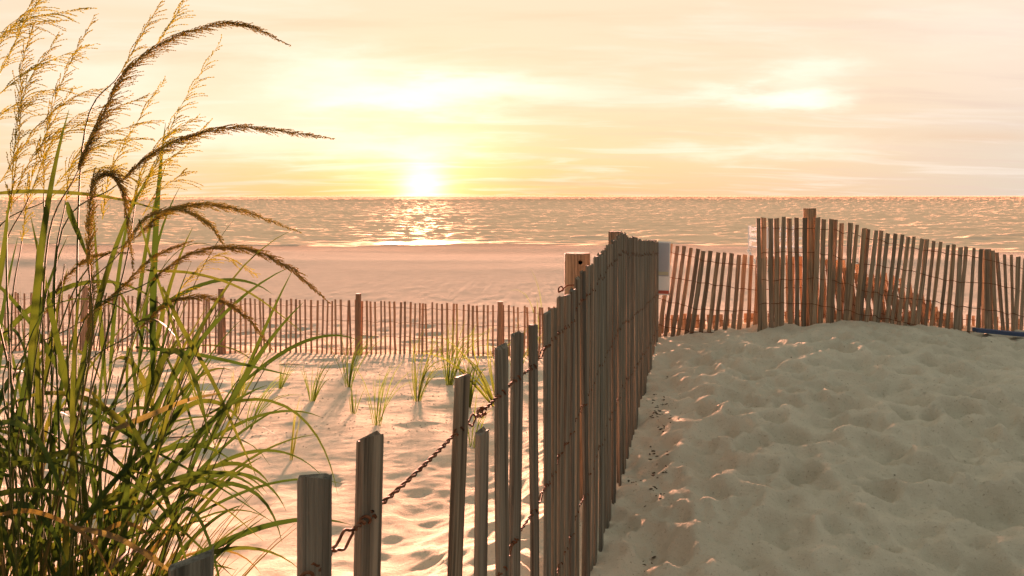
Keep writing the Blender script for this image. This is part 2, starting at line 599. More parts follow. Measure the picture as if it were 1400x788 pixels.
M_AIRY = mat_leaf('seed_gold', [(0.0, (0.38, 0.29, 0.07)), (0.6, (0.46, 0.37, 0.10)), (1.0, (0.52, 0.43, 0.13))], 0.65)
M_TUFT = mat_leaf('dune_grass', [(0.0, (0.06, 0.085, 0.02)), (0.5, (0.09, 0.115, 0.028)), (1.0, (0.14, 0.13, 0.036))], 0.42)
M_SEA = mat_sea()
M_WHITE = mat_plain('white_paint', (0.80, 0.79, 0.76), 0.5, 0.1)
M_GREY = mat_plain('faded_grey_print', (0.42, 0.42, 0.45), 0.5, 0.15)
M_REDP = mat_plain('faded_red_print', (0.50, 0.11, 0.07), 0.5, 0.2)
M_YEL = mat_plain('faded_yellow_print', (0.55, 0.50, 0.34), 0.5, 0.2)
M_BLUE = mat_plain('blue_mat', (0.05, 0.075, 0.15), 0.7, 0.3)
M_DEBRIS = mat_plain('dark_debris', (0.10, 0.075, 0.05), 0.9, 0.5)
M_SHELL = mat_plain('shell_chip', (0.42, 0.35, 0.27), 0.7, 0.5)

# ------------------------------------------------------------------ ground and sea
def grow(a, b, s, g):
    out, q = [], a
    while q < b:
        out.append(q)
        q += s
        s *= g
    out.append(b)
    return out


ylines = sorted(set([-v for v in grow(0.06, 14, 0.2, 1.15)] + list(np.arange(0.0, 3.0, 0.05)) + list(np.arange(3.0, 9.0, 0.021)) +
                    list(np.arange(9.0, 14.0, 0.045)) + grow(14.0, 130.0, 0.06, 1.03)))
xl = list(np.arange(-2.5, 6.6, 0.024)) + list(np.arange(-9.5, -2.5, 0.045))
xlines = sorted(set(xl + grow(6.62, 420, 0.05, 1.07) + [-v for v in grow(9.55, 420, 0.06, 1.07)]))
X, Y = np.meshgrid(np.array(xlines), np.array(ylines))
Z = ground(X, Y)
ny, nx = X.shape
idx = np.arange(nx * ny).reshape(ny, nx)
F = np.stack([idx[:-1, :-1], idx[:-1, 1:], idx[1:, 1:], idx[1:, :-1]], -1).reshape(-1, 4)
g_me = mesh_of('sand_ground', np.stack([X, Y, Z], -1).reshape(-1, 3), F, M_SAND, True)
tag(link('sand_ground', g_me), kind='structure')

# sea: rows packed by distance so the near chop is real relief
rad = [58.0]
while rad[-1] < 40000:
    rad.append(rad[-1] * (1.0045 if rad[-1] < 900 else 1.016))
rad = np.array(rad)
ang = np.linspace(R(-62), R(62), 620)
RR, AA = np.meshgrid(rad, ang, indexing='ij')
SX, SY = RR * np.sin(AA), RR * np.cos(AA)
amp = 0.15 * ss(60, 95, RR) * np.clip(RR * 0.006 / 1.5, 1.0, 14.0) * (1 - ss(5000, 9000, RR))
SZ = SEA_Z + np.minimum(amp, 0.5) * (2.2 * fbm(SX * 0.10, SY * 0.30, 4) + 2.0 * fbm(SX * 0.35 + 31, SY * 0.75, 3))
# low swell lines near the shore
SZ = SZ + 0.16 * ss(66, 95, RR) * (1 - ss(220, 420, RR)) * np.maximum(0, vnoise(SX * 0.035 + 3, SY * 0.16) - 0.08) * 2.2
ny, nx = RR.shape
idx = np.arange(nx * ny).reshape(ny, nx)
F = np.stack([idx[:-1, :-1], idx[1:, :-1], idx[1:, 1:], idx[:-1, 1:]], -1).reshape(-1, 4)
tag(link('sea', mesh_of('sea', np.stack([SX, SY, SZ], -1).reshape(-1, 3), F, M_SEA, True)), kind='structure')

# ------------------------------------------------------------------ fences
def slat_mesh(name, mat, wd, th, seed):
    """a lath one metre tall: slightly bowed, with chipped top and softened edges"""
    r = random.Random(seed)
    g = Geo()
    n = 5
    b = wd * 0.10
    for i in range(n + 1):
        z = i / n
        bow = 0.006 * math.sin(z * 3.1 + r.random()) * r.uniform(-1, 1)
        w2 = wd / 2 * r.uniform(0.94, 1.04)
        t2 = th / 2 * r.uniform(0.92, 1.05)
        ring = [(-w2 + b, -t2), (w2 - b, -t2), (w2, -t2 * 0.4), (w2, t2 * 0.4), (w2 - b, t2), (-w2 + b, t2), (-w2, t2 * 0.4), (-w2, -t2 * 0.4)]
        for (x, y) in ring:
            zz = z
            if i == n:
                zz = 1.0 + x / wd * r.uniform(-0.010, 0.010) + r.uniform(-0.0015, 0.0015)
            g.v.append((x + bow, y, zz))
    for i in range(n):
        for k in range(8):
            k2 = (k + 1) % 8
            g.f.append((i * 8 + k, i * 8 + k2, i * 8 + 8 + k2, i * 8 + 8 + k))
    g.f.append(tuple(range(7, -1, -1)))
    g.f.append(tuple(n * 8 + k for k in range(8)))
    return g.mesh(name, mat)


NEAR = [slat_mesh('near_lath', M_SLAT, 0.044, 0.015, s) for s in range(8)]
REDS = [slat_mesh('red_lath', M_RED, 0.051, 0.011, 20 + s) for s in range(6)]
FARS = [slat_mesh('far_lath', M_FAR, 0.036, 0.010, 40 + s) for s in range(6)]


M_TAN = mat_wood('tan_slat', (0.13, 0.10, 0.072), (0.36, 0.29, 0.21), 0.05)
TANS = [slat_mesh('tan_lath', M_TAN, 0.050, 0.011, 60 + s) for s in range(6)]


def put_slat(root, me, base, top_z, yaw, lean_along=0.0, tang=(1, 0), lean_out=0.0, bury=0.12):
    """base (x,y) ground point; leans are metres of sideways run per metre of height"""
    x, y = base
    z0 = gz(x, y) - bury
    ln = (top_z - z0)
    o = link('slat', me, root)
    o.location = Vector((x, y, z0)) - root.location
    t = Vector((tang[0], tang[1], 0)).normalized()
    nrm = Vector((-t.y, t.x, 0))
    up_ = (Vector((0, 0, 1)) + t * lean_along + nrm * lean_out)
    wdir = Vector((math.cos(yaw), math.sin(yaw), 0))
    zax = up_.normalized()
    xax = (wdir - zax * wdir.dot(zax)).normalized()
    yax = zax.cross(xax)
    mt = Matrix((xax, yax, zax)).transposed()
    o.rotation_euler = mt.to_euler()
    wv = 0.86 + 0.26 * (math.sin(x * 91.7 + y * 47.3) * 0.5 + 0.5)
    o.scale = (wv, 1, ln * up_.length)
    return o


# --- near fence running down to the sea along the path
root = empty('slat_fence', (xf(0.7), 0.7, gz(xf(0.7), 0.7)))
tag(root, 'weathered grey slat sand fence with rusty twisted wire beside the trodden path', 'fence', 'slat sand fences')
fdir = Vector((0.25, 1, 0)).normalized()
fyaw = math.atan2(fdir.y, fdir.x)
fn = Vector((-fdir.y, fdir.x, 0))
TOP = [(0.5, 1.25), (0.75, 1.245), (1.0, 1.24), (1.6, 1.225), (2.1, 1.225), (2.8, 1.243), (3.17, 1.28), (3.85, 1.33), (4.76, 1.372), (5.05, 1.33), (5.6, 1.29), (6.5, 1.215), (8.4, 1.085)]
ys = [0.75, 0.986, 1.152, 1.58, 1.73, 1.89, 2.06, 2.24, 2.45, 2.55, 2.67, 2.80, 2.92, 3.03, 3.17, 3.31, 3.39, 3.48, 3.54, 3.60, 3.66, 3.72, 3.79, 3.85]
q = 3.85
while q < 8.3:
    q += random.uniform(0.062, 0.092)
    ys.append(q)
near_pts = []
rr = random.Random(5)
for i, yv in enumerate(ys):
    tz = lerp_table(TOP, yv) + rr.uniform(-0.012, 0.012) * (1 if yv > 2 else 0.3)
    if i == 4:
        tz = 1.07
    tw = lerp_table([(0.7, -34), (1.2, -26), (1.6, -20), (2.2, -14), (3, -8), (4, -4), (9, -2)], yv) + rr.uniform(-6, 6)
    if i == 1:
        tw = -44
    yaw = fyaw + R(tw)
    lo_ = rr.uniform(-0.012, 0.012)
    la = rr.uniform(-0.02, 0.02)
    if i == 2: lo_ = -0.03
    if i == 3: lo_ = -0.035
    # keep the top where it belongs, the foot moves with the lean
    zt = tz - (gz(xf(yv), yv) - 0.1)
    bx, by = xf(yv) - (fdir.x * la + fn.x * lo_) * zt, yv - (fdir.y * la + fn.y * lo_) * zt
    put_slat(root, NEAR[i % 8], (bx, by), tz, yaw, la, (fdir.x, fdir.y), lo_)
    near_pts.append((yv, tz if i != 4 else 1.225, la, lo_))

# posts of that fence: squared timber among the laths
for yv, tz in ((4.80, 1.378), (8.35, 1.12)):
    g = Geo()
    z0 = gz(xf(yv), yv) - 0.3
    g.box((xf(yv) - 0.055, yv, (z0 + tz) / 2), (0.075, 0.075, tz - z0), Matrix.Rotation(fyaw, 3, 'Z'))
    o = link('post', g.mesh('fence_post', M_SLAT), root)
    o.location = -root.location


def twisted_wire(drop, seed, y0=None, y1=99):
    r = random.Random(seed)
    pts = [(q_[0], q_[1], q_[2], q_[3]) for q_ in near_pts if (y0 is None or q_[0] >= y0) and q_[0] <= y1]
    pos = []
    for (yv, tz, la, lo_) in pts:
        dr = drop + r.uniform(-0.012, 0.012)
        b = Vector((xf(yv), yv, tz - dr)) - (fdir * la + fn * lo_) * dr
        pos.append(b)
    if y0 is None:
        pos.insert(0, pos[0] - fdir * 0.35 + Vector((0, 0, -0.02)))
    A, B = [], []
    for i in range(len(pos) - 1):
        a, b = pos[i], pos[i + 1]
        sp = (b - a).length
        yv = a.y
        k = 2 * int(sp / 0.026 / 2) + 1
        n = int(max(8, k * (9 if yv < 2.5 else 5)))
        eye = r.random() < (0.85 if yv < 1.7 else 0.35) and sp > 0.11
        if eye:
            k += 2
        em = r.uniform(0.42, 0.6)
        for j in range(n):
            u = j / n
            if eye:
                s = u / (em - 0.16) * 0.5 if u < em - 0.16 else (0.5 if u < em + 0.16 else 0.5 + (u - em - 0.16) / (1 - em - 0.16) * 0.5)
            else:
                s = u
            ph = k * math.pi * s
            rd = 0.0022 + 0.0085 * (math.exp(-(u * sp / 0.018) ** 2) + math.exp(-((1 - u) * sp / 0.018) ** 2))
            if eye:
                rd += 0.0105 * math.exp(-((u - em) / 0.10) ** 2)
            sag = -0.012 * sp * 4 * u * (1 - u)
            c = a.lerp(b, u) + Vector((0, 0, sag))
            of = fn * math.cos(ph) * rd + Vector((0, 0, 1)) * math.sin(ph) * rd
            A.append(c + of)
            B.append(c - of)
    g = Geo()
    g.tube(A, 0.0023, 5)
    g.tube(B, 0.0023, 5)
    o = link('wire', g.mesh('twisted_wire', M_RUST, True), root)
    o.location = -root.location


twisted_wire(0.112, 1)
twisted_wire(0.54, 2)
twisted_wire(0.92, 3)
# loose wire tail hooked round the piling
g = Geo()
hook = [at(808, 390, 3.35), at(796, 391, 3.38), at(784, 390, 3.42), at(775, 391, 3.45), at(769, 396, 3.46), at(764, 400, 3.46), at(764, 394, 3.45), at(768, 392, 3.44), at(770, 397, 3.44), at(764, 399, 3.45)]
g.tube(catmull(hook, 40), 0.0032, 6)
o = link('wire_tail', g.mesh('wire_tail', M_RUST, True), root)
o.location = -root.location

# --- far fence at the foot of the dune
def far_xy(px):
    y = float(np.interp(px, [-200, 200, 740, 1000], [13.5, 13.2, 12.6, 12.3]))
    return (px - 700) / FPX * y, y


root = empty('slat_fence', (far_xy(300)[0], far_xy(300)[1], gz(*far_xy(300))))
tag(root, 'low brown slat fence on the open sand, at the edge of the beach', 'fence', 'slat sand fences')
rr = random.Random(9)
px = -140.0
fl = []
ftang = Vector((far_xy(740)[0] - far_xy(0)[0], far_xy(740)[1] - far_xy(0)[1], 0)).normalized()
fyw = math.atan2(ftang.y, ftang.x)
def far_top(px):
    y = far_xy(px)[1]
    return EYE - (float(np.interp(px, [-140, 0, 200, 500, 740, 900], [396, 400, 406, 411, 420, 424])) - HOR) / FPX * y
while px < 880:
    x, y = far_xy(px)
    tz = far_top(px) + rr.uniform(-0.02, 0.012)
    put_slat(root, FARS[rr.randrange(6)], (x, y), tz, fyw + R(rr.uniform(-8, 8)), rr.uniform(-0.03, 0.03), ftang[:2], rr.uniform(-0.02, 0.02))
    fl.append((x, y, tz))
    px += rr.uniform(6.2, 7.6) if rr.random() > 0.06 else rr.uniform(3.6, 4.6)
for ppx, ptop in ((118, 390), (303, 394), (490, 401), (683, 412)):
    x, y = far_xy(ppx)
    z0, z1 = gz(x, y) - 0.3, EYE - (ptop - HOR) / FPX * y
    g = Geo()
    g.tube([(x, y - 0.05, z0), (x, y - 0.05, (z0 + z1) / 2), (x + 0.01, y - 0.05, z1)], [0.052, 0.05, 0.047], 9)
    o = link('post', g.mesh('far_post', M_FAR), root)
    o.location = -root.location
for dr in (0.10, 0.34, 0.58, 0.80):
    for sgn in (-1,):
        g = Geo()
        g.tube([(x, y + sgn * 0.009, tz - dr + rr.uniform(-0.01, 0.01)) for (x, y, tz) in fl], 0.0035, 4)
        o = link('wire', g.mesh('far_wire', M_RUST), root)
        o.location = -root.location

# --- fences closing the seaward side of the path
def run_fence(label, pts_px, mats, seed, step, lean_tab, tops, wires, posts=(), yaw_j=6, bury=0.15, zback=0.0):
    """pts_px: (photo column, depth) corners of the run; tops: photo column -> top height"""
    r = random.Random(seed)
    cols = [q_[0] for q_ in pts_px]
    deps = [q_[1] for q_ in pts_px]
    pt = lambda c: Vector(((c - 700) / FPX * float(np.interp(c, cols, deps)), float(np.interp(c, cols, deps)), 0))
    a, b = pt(cols[0]), pt(cols[-1])
    rt = empty('slat_fence', (a.x, a.y, gz(a.x, a.y)))
    tag(rt, label, 'fence', 'slat sand fences')
    c = cols[0]
    line = []
    while c < cols[-1]:
        q_ = pt(c)
        tg = (pt(c + 4) - pt(c - 4)).normalized()
        if tg.length < 0.5:
            tg = (b - a).normalized()
        ez = EYE - (lerp_table(tops, c) - HOR) / FPX * q_.y + r.uniform(-0.013, 0.013)
        la = lerp_table(lean_tab, c) + r.uniform(-0.02, 0.02)
        h = ez - gz(q_.x, q_.y) + bury
        foot = q_ - tg * la * h
        put_slat(rt, mats[r.randrange(len(mats))], (foot.x, foot.y), ez, math.atan2(tg.y, tg.x) + R(r.uniform(-yaw_j, yaw_j)), la, tg[:2], r.uniform(-0.02, 0.02), bury)
        line.append((q_, ez, tg, la))
        c += step * r.uniform(0.88, 1.12)
    for dr in wires:
        g = Geo()
        pl = []
        ph = r.random() * 6
        for (q_, ez, tg, la) in line:
            nn = Vector((tg.y, -tg.x, 0))
            wob = 0.012 * math.sin(q_.x * 5 + ph) + r.uniform(-0.006, 0.006)
            pl.append(Vector((q_.x, q_.y, ez - dr + wob)) - tg * la * dr + nn * 0.0105)
        g.tube(pl, 0.0042, 4)
        o_ = link('wire', g.mesh('fence_wire', M_RUST), rt)
        o_.location = -rt.location
    for (pc, ptop, half, lean, mt, dy_) in posts:
        q_ = pt(pc)
        zt = EYE - (ptop - HOR) / FPX * q_.y
        z0 = gz(q_.x, q_.y) - 0.35
        g = Geo()
        h = zt - z0
        for zz in (0, 1):
            pass
        g.box((0, 0, h / 2), (half * 2, half * 2, h))
        o_ = link('post', g.mesh('square_post', mt), rt)
        o_.location = Vector((q_.x - lean * h, q_.y + dy_, z0)) - rt.location
        o_.rotation_euler = (0, math.atan(lean), R(12))
        bv = o_.modifiers.new('bevel', 'BEVEL')
        bv.width = 0.006
        bv.segments = 2
    return rt


runA = run_fence('sagging slat fence leaning from the corner sign to the tall square post',
                 [(897, 8.45), (960, 8.40), (1040, 8.50), (1130, 8.62), (1280, 8.75)], TANS, 3, 9.6,
                 [(890, 0.10), (960, 0.14), (1030, 0.06), (1120, -0.06), (1250, -0.16)],
                 [(890, 330), (912, 332), (940, 339), (980, 346), (1030, 350), (1090, 351), (1140, 354), (1190, 366), (1240, 385), (1280, 420)],
                 (0.10, 0.36, 0.62, 0.88))
runB = run_fence('tall reddish slat fence descending from the square post along the dune crest',
                 [(1036, 8.30), (1110, 8.30), (1250, 8.36), (1400, 8.70), (1560, 9.3), (1700, 9.9)], REDS[:4] + TANS[:4], 4, 9.0,
                 [(1036, 0.0), (1110, 0.01), (1160, 0.06), (1240, 0.12), (1330, 0.10), (1365, -0.10), (1395, 0.05), (1700, 0.04)],
                 [(1030, 298), (1120, 298), (1140, 301), (1180, 311), (1240, 323), (1300, 335), (1350, 343), (1400, 353), (1500, 368), (1700, 388)],
                 (0.11, 0.38, 0.66, 0.93),
                 [(1110, 285, 0.050, -0.015, M_POST, 0.07), (1351, 341, 0.042, -0.03, M_RED, 0.06)])
runC = run_fence('old slat fence buried to its tips in sand behind the path',
                 [(905, 8.62), (1000, 8.66), (1130, 8.76), (1300, 8.66), (1400, 8.95), (1560, 9.5)], TANS + REDS[:2], 6, 8.0,
                 [(905, 0.0), (1130, -0.08), (1400, 0.03), (1560, 0.0)],
                 [(905, 430), (985, 430), (1035, 428), (1100, 425), (1200, 424), (1290, 427), (1400, 436), (1560, 450)],
                 (0.06,), yaw_j=14)

runD = run_fence('short tangled panel of leaning slats caught between the tall fence and the sagging one',
                 [(1122, 8.47), (1250, 8.52)], TANS, 8, 8.6,
                 [(1122, -0.12), (1180, -0.20), (1250, -0.26)],
                 [(1122, 352), (1150, 366), (1190, 378), (1250, 402)], (0.12, 0.4), yaw_j=10)

# ------------------------------------------------------------------ piling
def piling():
    x, y = (789 - 700) / FPX * 4.35, 4.35
    z1 = EYE - (346 - HOR) / FPX * y
    z0 = gz(x, y) - 0.3
    rt = empty('timber_piling', (x, y, gz(x, y)))
    tag(rt, 'thick round timber piling with a bolt hole near its flat top, behind the grey fence', 'piling')
    g = Geo()
    n = 28
    zs = [z0, z0 + 0.5, z1 - 0.2, z1 - 0.006, z1]
    rs = [0.078, 0.076, 0.074, 0.073, 0.069]
    for z, r_ in zip(zs, rs):
        for k in range(n):
            a = 2 * math.pi * k / n
            q_ = r_ * (1 + 0.015 * math.sin(3 * a + 1) + random.uniform(-0.004, 0.004))
            g.v.append((q_ * math.cos(a), q_ * math.sin(a), z - rt.location.z))
    for i in range(len(zs) - 1):
        for k in range(n):
            k2 = (k + 1) % n
            g.f.append((i * n + k, i * n + k2, (i + 1) * n + k2, (i + 1) * n + k))
    g.f.append(tuple((len(zs) - 1) * n + k for k in range(n)))
    g.f.append(tuple(range(n - 1, -1, -1)))
    shaft = link('shaft', g.mesh('piling_shaft', M_POST, False), rt)
    # bored hole
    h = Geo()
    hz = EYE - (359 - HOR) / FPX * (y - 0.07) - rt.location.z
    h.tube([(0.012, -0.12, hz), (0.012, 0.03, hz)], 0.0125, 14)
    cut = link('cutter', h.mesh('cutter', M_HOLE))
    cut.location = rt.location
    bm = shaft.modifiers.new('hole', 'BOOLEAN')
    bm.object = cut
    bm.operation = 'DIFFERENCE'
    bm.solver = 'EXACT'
    dg = bpy.context.evaluated_depsgraph_get()
    dg.update()
    me2 = bpy.data.meshes.new_from_object(shaft.evaluated_get(dg))
    shaft.modifiers.clear()
    shaft.data = me2
    bpy.data.objects.remove(cut)


piling()

# ------------------------------------------------------------------ sign, mat, lifeguard stand
def box_part(name, mat, parent, c, s, rot=None):
    g = Geo()
    g.box((0, 0, 0), s, None)
    o_ = link(name, g.mesh(name, mat), parent)
    o_.location = c
    if rot:
        o_.rotation_euler = rot
    return o_


sp = at(906, 367, 8.33)
sg = empty('sign', (sp.x, sp.y, sp.z - 0.29))
sg.rotation_euler = (0, R(1.5), R(-8))
tag(sg, 'narrow faded white notice board with red bottom band at the fence corner', 'sign')
box_part('panel', M_WHITE, sg, (0, 0, 0.29), (0.138, 0.008, 0.58))
box_part('faded_print', M_GREY, sg, (-0.002, -0.006, 0.385), (0.118, 0.003, 0.36))
box_part('yellow_band', M_YEL, sg, (-0.002, -0.009, 0.235), (0.112, 0.003, 0.035))
box_part('red_band', M_REDP, sg, (0, -0.006, 0.032), (0.130, 0.003, 0.036))

# blue mat edge at the foot of the right fence
g = Geo()
nx_ = 26
for k in range(nx_ + 1):
    x = 4.86 + k * 0.13
    y0 = 8.02 + 0.015 * math.sin(k * 0.8) + 0.03 * k
    for yy in (y0, y0 + 0.09):
        z = float(ground(np.array([x]), np.array([yy]), False)[0]) + 0.072
        for zz in (z - 0.02, z + 0.018):
            g.v.append((x, yy, zz))
for k in range(nx_):
    b = k * 4
    e = b + 4
    g.f += [(b + 1, e + 1, e + 3, b + 3), (b, e, e + 1, b + 1), (b + 2, b + 3, e + 3, e + 2), (b, b + 2, e + 2, e)]
g.f += [(0, 1, 3, 2), (nx_ * 4, nx_ * 4 + 2, nx_ * 4 + 3, nx_ * 4 + 1)]
tag(link('beach_mat', g.mesh('beach_mat', M_BLUE)), 'strip of dark blue beach mat half buried at the fence foot', 'mat')

# white stand out on the beach, seen through the laths
bx, by = (1063 - 700) / FPX * 34.0, 34.0
bz = gz(bx, by)
ls = empty('lifeguard_stand', (bx, by, bz))
ls.rotation_euler = (0, 0, R(8))
tag(ls, 'white wooden lifeguard stand out on the beach, seen through the tall fence', 'lifeguard stand')
seat_z = EYE - (338 - HOR) / FPX * 34 - bz
top_z = EYE - (309 - HOR) / FPX * 34 - bz
W2 = 1.06
for sx in (-1, 1):
    for sy in (-1, 1):
        h = top_z if sy > 0 else seat_z + 0.35
        box_part('leg', M_WHITE, ls, (sx * W2, sy * 0.5, h / 2 - 0.1), (0.11, 0.11, h + 0.2))
for k in range(5):
    box_part('seat_board', M_WHITE, ls, (0, -0.5 + k * 0.24, seat_z), (2.1, 0.2, 0.05))
for k in range(3):
    box_part('back_board', M_WHITE, ls, (0, 0.58, seat_z + 0.28 + k * 0.25), (2.22, 0.04, 0.17))
for sx in (-1, 1):
    box_part('arm_rail', M_WHITE, ls, (sx * W2, 0, seat_z + 0.38), (0.09, 1.16, 0.09))
    box_part('cross_brace', M_WHITE, ls, (sx * (W2 + 0.08), 0, seat_z * 0.5), (0.05, 1.3, 0.1), (R(28), 0, 0))
box_part('side_panel', M_WHITE, ls, (-0.62, -0.57, seat_z + 0.42), (0.75, 0.03, 0.80))

# ------------------------------------------------------------------ grasses
def strip(g, pts, width, fold=0.25, roll=0.0, side_hint=None):
    """a blade: three vertices across, folded along the midrib, tapering to its tip"""
    n = len(pts)
    b = len(g.v)
    for i, q_ in enumerate(pts):
        t = (pts[min(i + 1, n - 1)] - pts[max(i - 1, 0)]).normalized()
        hint = side_hint or Vector((0, -1, 0.25))
        s = t.cross(hint)
        if s.length < 1e-3:
            s = t.orthogonal()
        s.normalize()
        nn = s.cross(t)
        rl = roll * (i / n)
        s2 = s * math.cos(rl) + nn * math.sin(rl)
        n2 = nn * math.cos(rl) - s * math.sin(rl)
        u = i / (n - 1)
        wv = width / 2 * min(1.0, 0.45 + u * 3.0) * (1 - u ** 2.2) ** 0.85 + 0.0004
        g.v += [tuple(q_ - s2 * wv + n2 * wv * fold), tuple(q_), tuple(q_ + s2 * wv + n2 * wv * fold)]
    for i in range(n - 1):
        k = b + i * 3
        g.f += [(k, k + 1, k + 4, k + 3), (k + 1, k + 2, k + 5, k + 4)]


def arch(start, d0, length, droop, n=14, wind=0.0):
    """a curve that leaves along d0 and bends under its weight and the wind"""
    pts = [Vector(start)]
    dv = Vector(d0).normalized()
    st = length / n
    for i in range(n):
        dv = (dv + Vector((wind, 0, -droop)) * st * (0.4 + 1.6 * i / n)).normalized()
        pts.append(pts[-1] + dv * st)
    return pts


def spikelet(g, c, t, ln, wd):
    a = t.orthogonal().normalized()
    b = t.cross(a)
    k = len(g.v)
    g.v += [tuple(c - t * ln * 0.5), tuple(c + a * wd), tuple(c + b * wd), tuple(c - a * wd), tuple(c - b * wd), tuple(c + t * ln * 0.6)]
    for i in range(4):
        j = (i + 1) % 4
        g.f += [(k, k + 1 + j, k + 1 + i), (k + 5, k + 1 + i, k + 1 + j)]


def seed_head(root, curve, r, dense=True, spread=1.0, name='seed_head', mat=None):
    g = Geo()
    n = len(curve)
    L_ = sum((curve[i + 1] - curve[i]).length for i in range(n - 1))
    g.tube(curve, [0.0016 * (1 - 0.75 * i / n) for i in range(n)], 4)
    nb = int(L_ * (620 if dense else 125))
    for i in range(nb):
        s = (i + r.random()) / nb
        f = s * (n - 1)
        k = min(int(f), n - 2)
        c = curve[k].lerp(curve[k + 1], f - k)
        t = (curve[k + 1] - curve[k]).normalized()
        o_ = Vector((r.gauss(0, 1), r.gauss(0, 1), r.gauss(0, 1)))
        o_ = (o_ - t * o_.dot(t)).normalized()
        env = math.sin(math.pi * min(1, s * 0.9 + 0.12)) ** 0.7
        if dense:
            bl = (0.016 + 0.046 * r.random()) * env * spread + 0.004
            dv = (t * 1.6 + o_ * 0.65).normalized()
            st = 0.0052
            ln, wd = 0.0065, 0.0017
        else:
            bl = (0.02 + 0.085 * r.random()) * (0.3 + 0.7 * env) * spread
            dv = (t * 1.5 + o_ * 0.62).normalized()
            st = 0.0075
            ln, wd = 0.0080, 0.0020
        m_ = max(1, int(bl / st))
        p_ = c.copy()
        path = [p_.copy()]
        for j in range(m_):
            dv = (dv + Vector((0.05, 0, -0.03 if dense else -0.07))).normalized()
            p_ = p_ + dv * st
            path.append(p_.copy())
            spikelet(g, p_ + Vector((r.uniform(-1, 1), r.uniform(-1, 1), r.uniform(-1, 1))) * 0.0013, dv, ln * r.uniform(0.7, 1.2), wd * r.uniform(0.7, 1.3))
        if not dense and len(path) > 2:
            g.tube(path, 0.0005, 3, False)
    o2 = link(name, g.mesh(name, mat or M_SEED), root)
    o2.location = -root.location
    return o2


CX, CY = -1.56, 2.52
CZ = gz(CX, CY)
clump = empty('tall_grass_clump', (CX, CY, CZ))
tag(clump, 'tall clump of green reed grass with brown nodding seed plumes', 'grass clump')
r = random.Random(21)


def add_leaf(pts, width, mat=M_LEAF, fold=0.3, roll=0.0, hint=None):
    g = Geo()
    strip(g, pts, width, fold, roll, hint)
    o_ = link('leaf', g.mesh('leaf_blade', mat, True), clump)
    o_.location = -clump.location


def add_stem(pts, r0, r1):
    g = Geo()
    n = len(pts)
    g.tube(pts, [r0 + (r1 - r0) * i / (n - 1) for i in range(n)], 6)
    o_ = link('stem', g.mesh('reed_stem', M_STEM, True), clump)
    o_.location = -clump.location


nleaf = 0
for i in range(52):
    a = r.uniform(0, 2 * math.pi)
    rad_ = 0.30 * math.sqrt(r.random())
    bx, by = CX + rad_ * math.cos(a), CY + rad_ * math.sin(a) * 0.8
    b = Vector((bx, by, gz(bx, by) - 0.03))
    out = Vector((math.cos(a), math.sin(a), 0)) * rad_ * 1.0 + Vector((r.gauss(0.0, 0.10), r.gauss(0, 0.09), 0))
    dv = (Vector((0, 0, 1)) + out).normalized()
    h = r.uniform(0.95, 1.62)
    st = arch(b, dv, h, 0.10, 14, 0.10)
    add_stem(st, r.uniform(0.0032, 0.0048), 0.0016)
    for j in range(r.choice((4, 5, 5, 6, 6))):
        s = r.uniform(0.16, 0.93)
        k = min(int(s * 14), 13)
        p0 = st[k]
        t = (st[k + 1] - st[k]).normalized()
        az = r.uniform(0, 2 * math.pi)
        if j % 2:
            tilt, droop = r.uniform(0.12, 0.5), r.uniform(0.1, 1.4)
        else:
            tilt, droop = r.uniform(0.45, 1.5), r.uniform(1.2, 4.5)
        dv = (t + Vector((math.cos(az), math.sin(az) * 0.8, 0)) * tilt + Vector((0.06, 0, 0))).normalized()
        ln = r.uniform(0.38, 0.90) * (0.74 if math.cos(az) > 0.2 and p0.x > CX else 1.0)
        pts = arch(p0, dv, ln, droop, 13, 0.12)
        dead = r.random() < 0.08 and s < 0.5
        add_leaf(pts, r.uniform(0.009, 0.023), M_DEAD if dead else M_LEAF, r.uniform(0.15, 0.6), r.uniform(-1.2, 1.2), Vector((r.uniform(-0.6, 0.6), -1, r.uniform(-0.2, 0.7))))
        nleaf += 1

# dead and low blades matted round the root
g = Geo()
for i in range(420):
    a = r.uniform(0, 6.283)
    q_ = 0.34 * math.sqrt(r.random())
    bx, by = CX + q_ * math.cos(a), CY + q_ * math.sin(a) * 0.8
    dv = Vector((math.cos(a) * q_ * 1.4 + r.gauss(0.0, 0.15), math.sin(a) * q_ * 1.4 + r.gauss(0, 0.16), 1))
    strip(g, arch(Vector((bx, by, CZ - 0.05)), dv, r.uniform(0.30, 0.95), r.uniform(0.1, 1.2), 9, 0.03), r.uniform(0.004, 0.011), 0.3, r.uniform(-1, 1), Vector((r.uniform(-0.6, 0.6), -1, 0.3)))
o = link('root_thatch', g.mesh('root_thatch', mat_leaf('thatch', [(0.0, (0.05, 0.05, 0.016)), (0.5, (0.075, 0.065, 0.02)), (1.0, (0.10, 0.07, 0.025))], 0.2), True), clump)
o.location = -clump.location
o['kind'] = 'stuff'

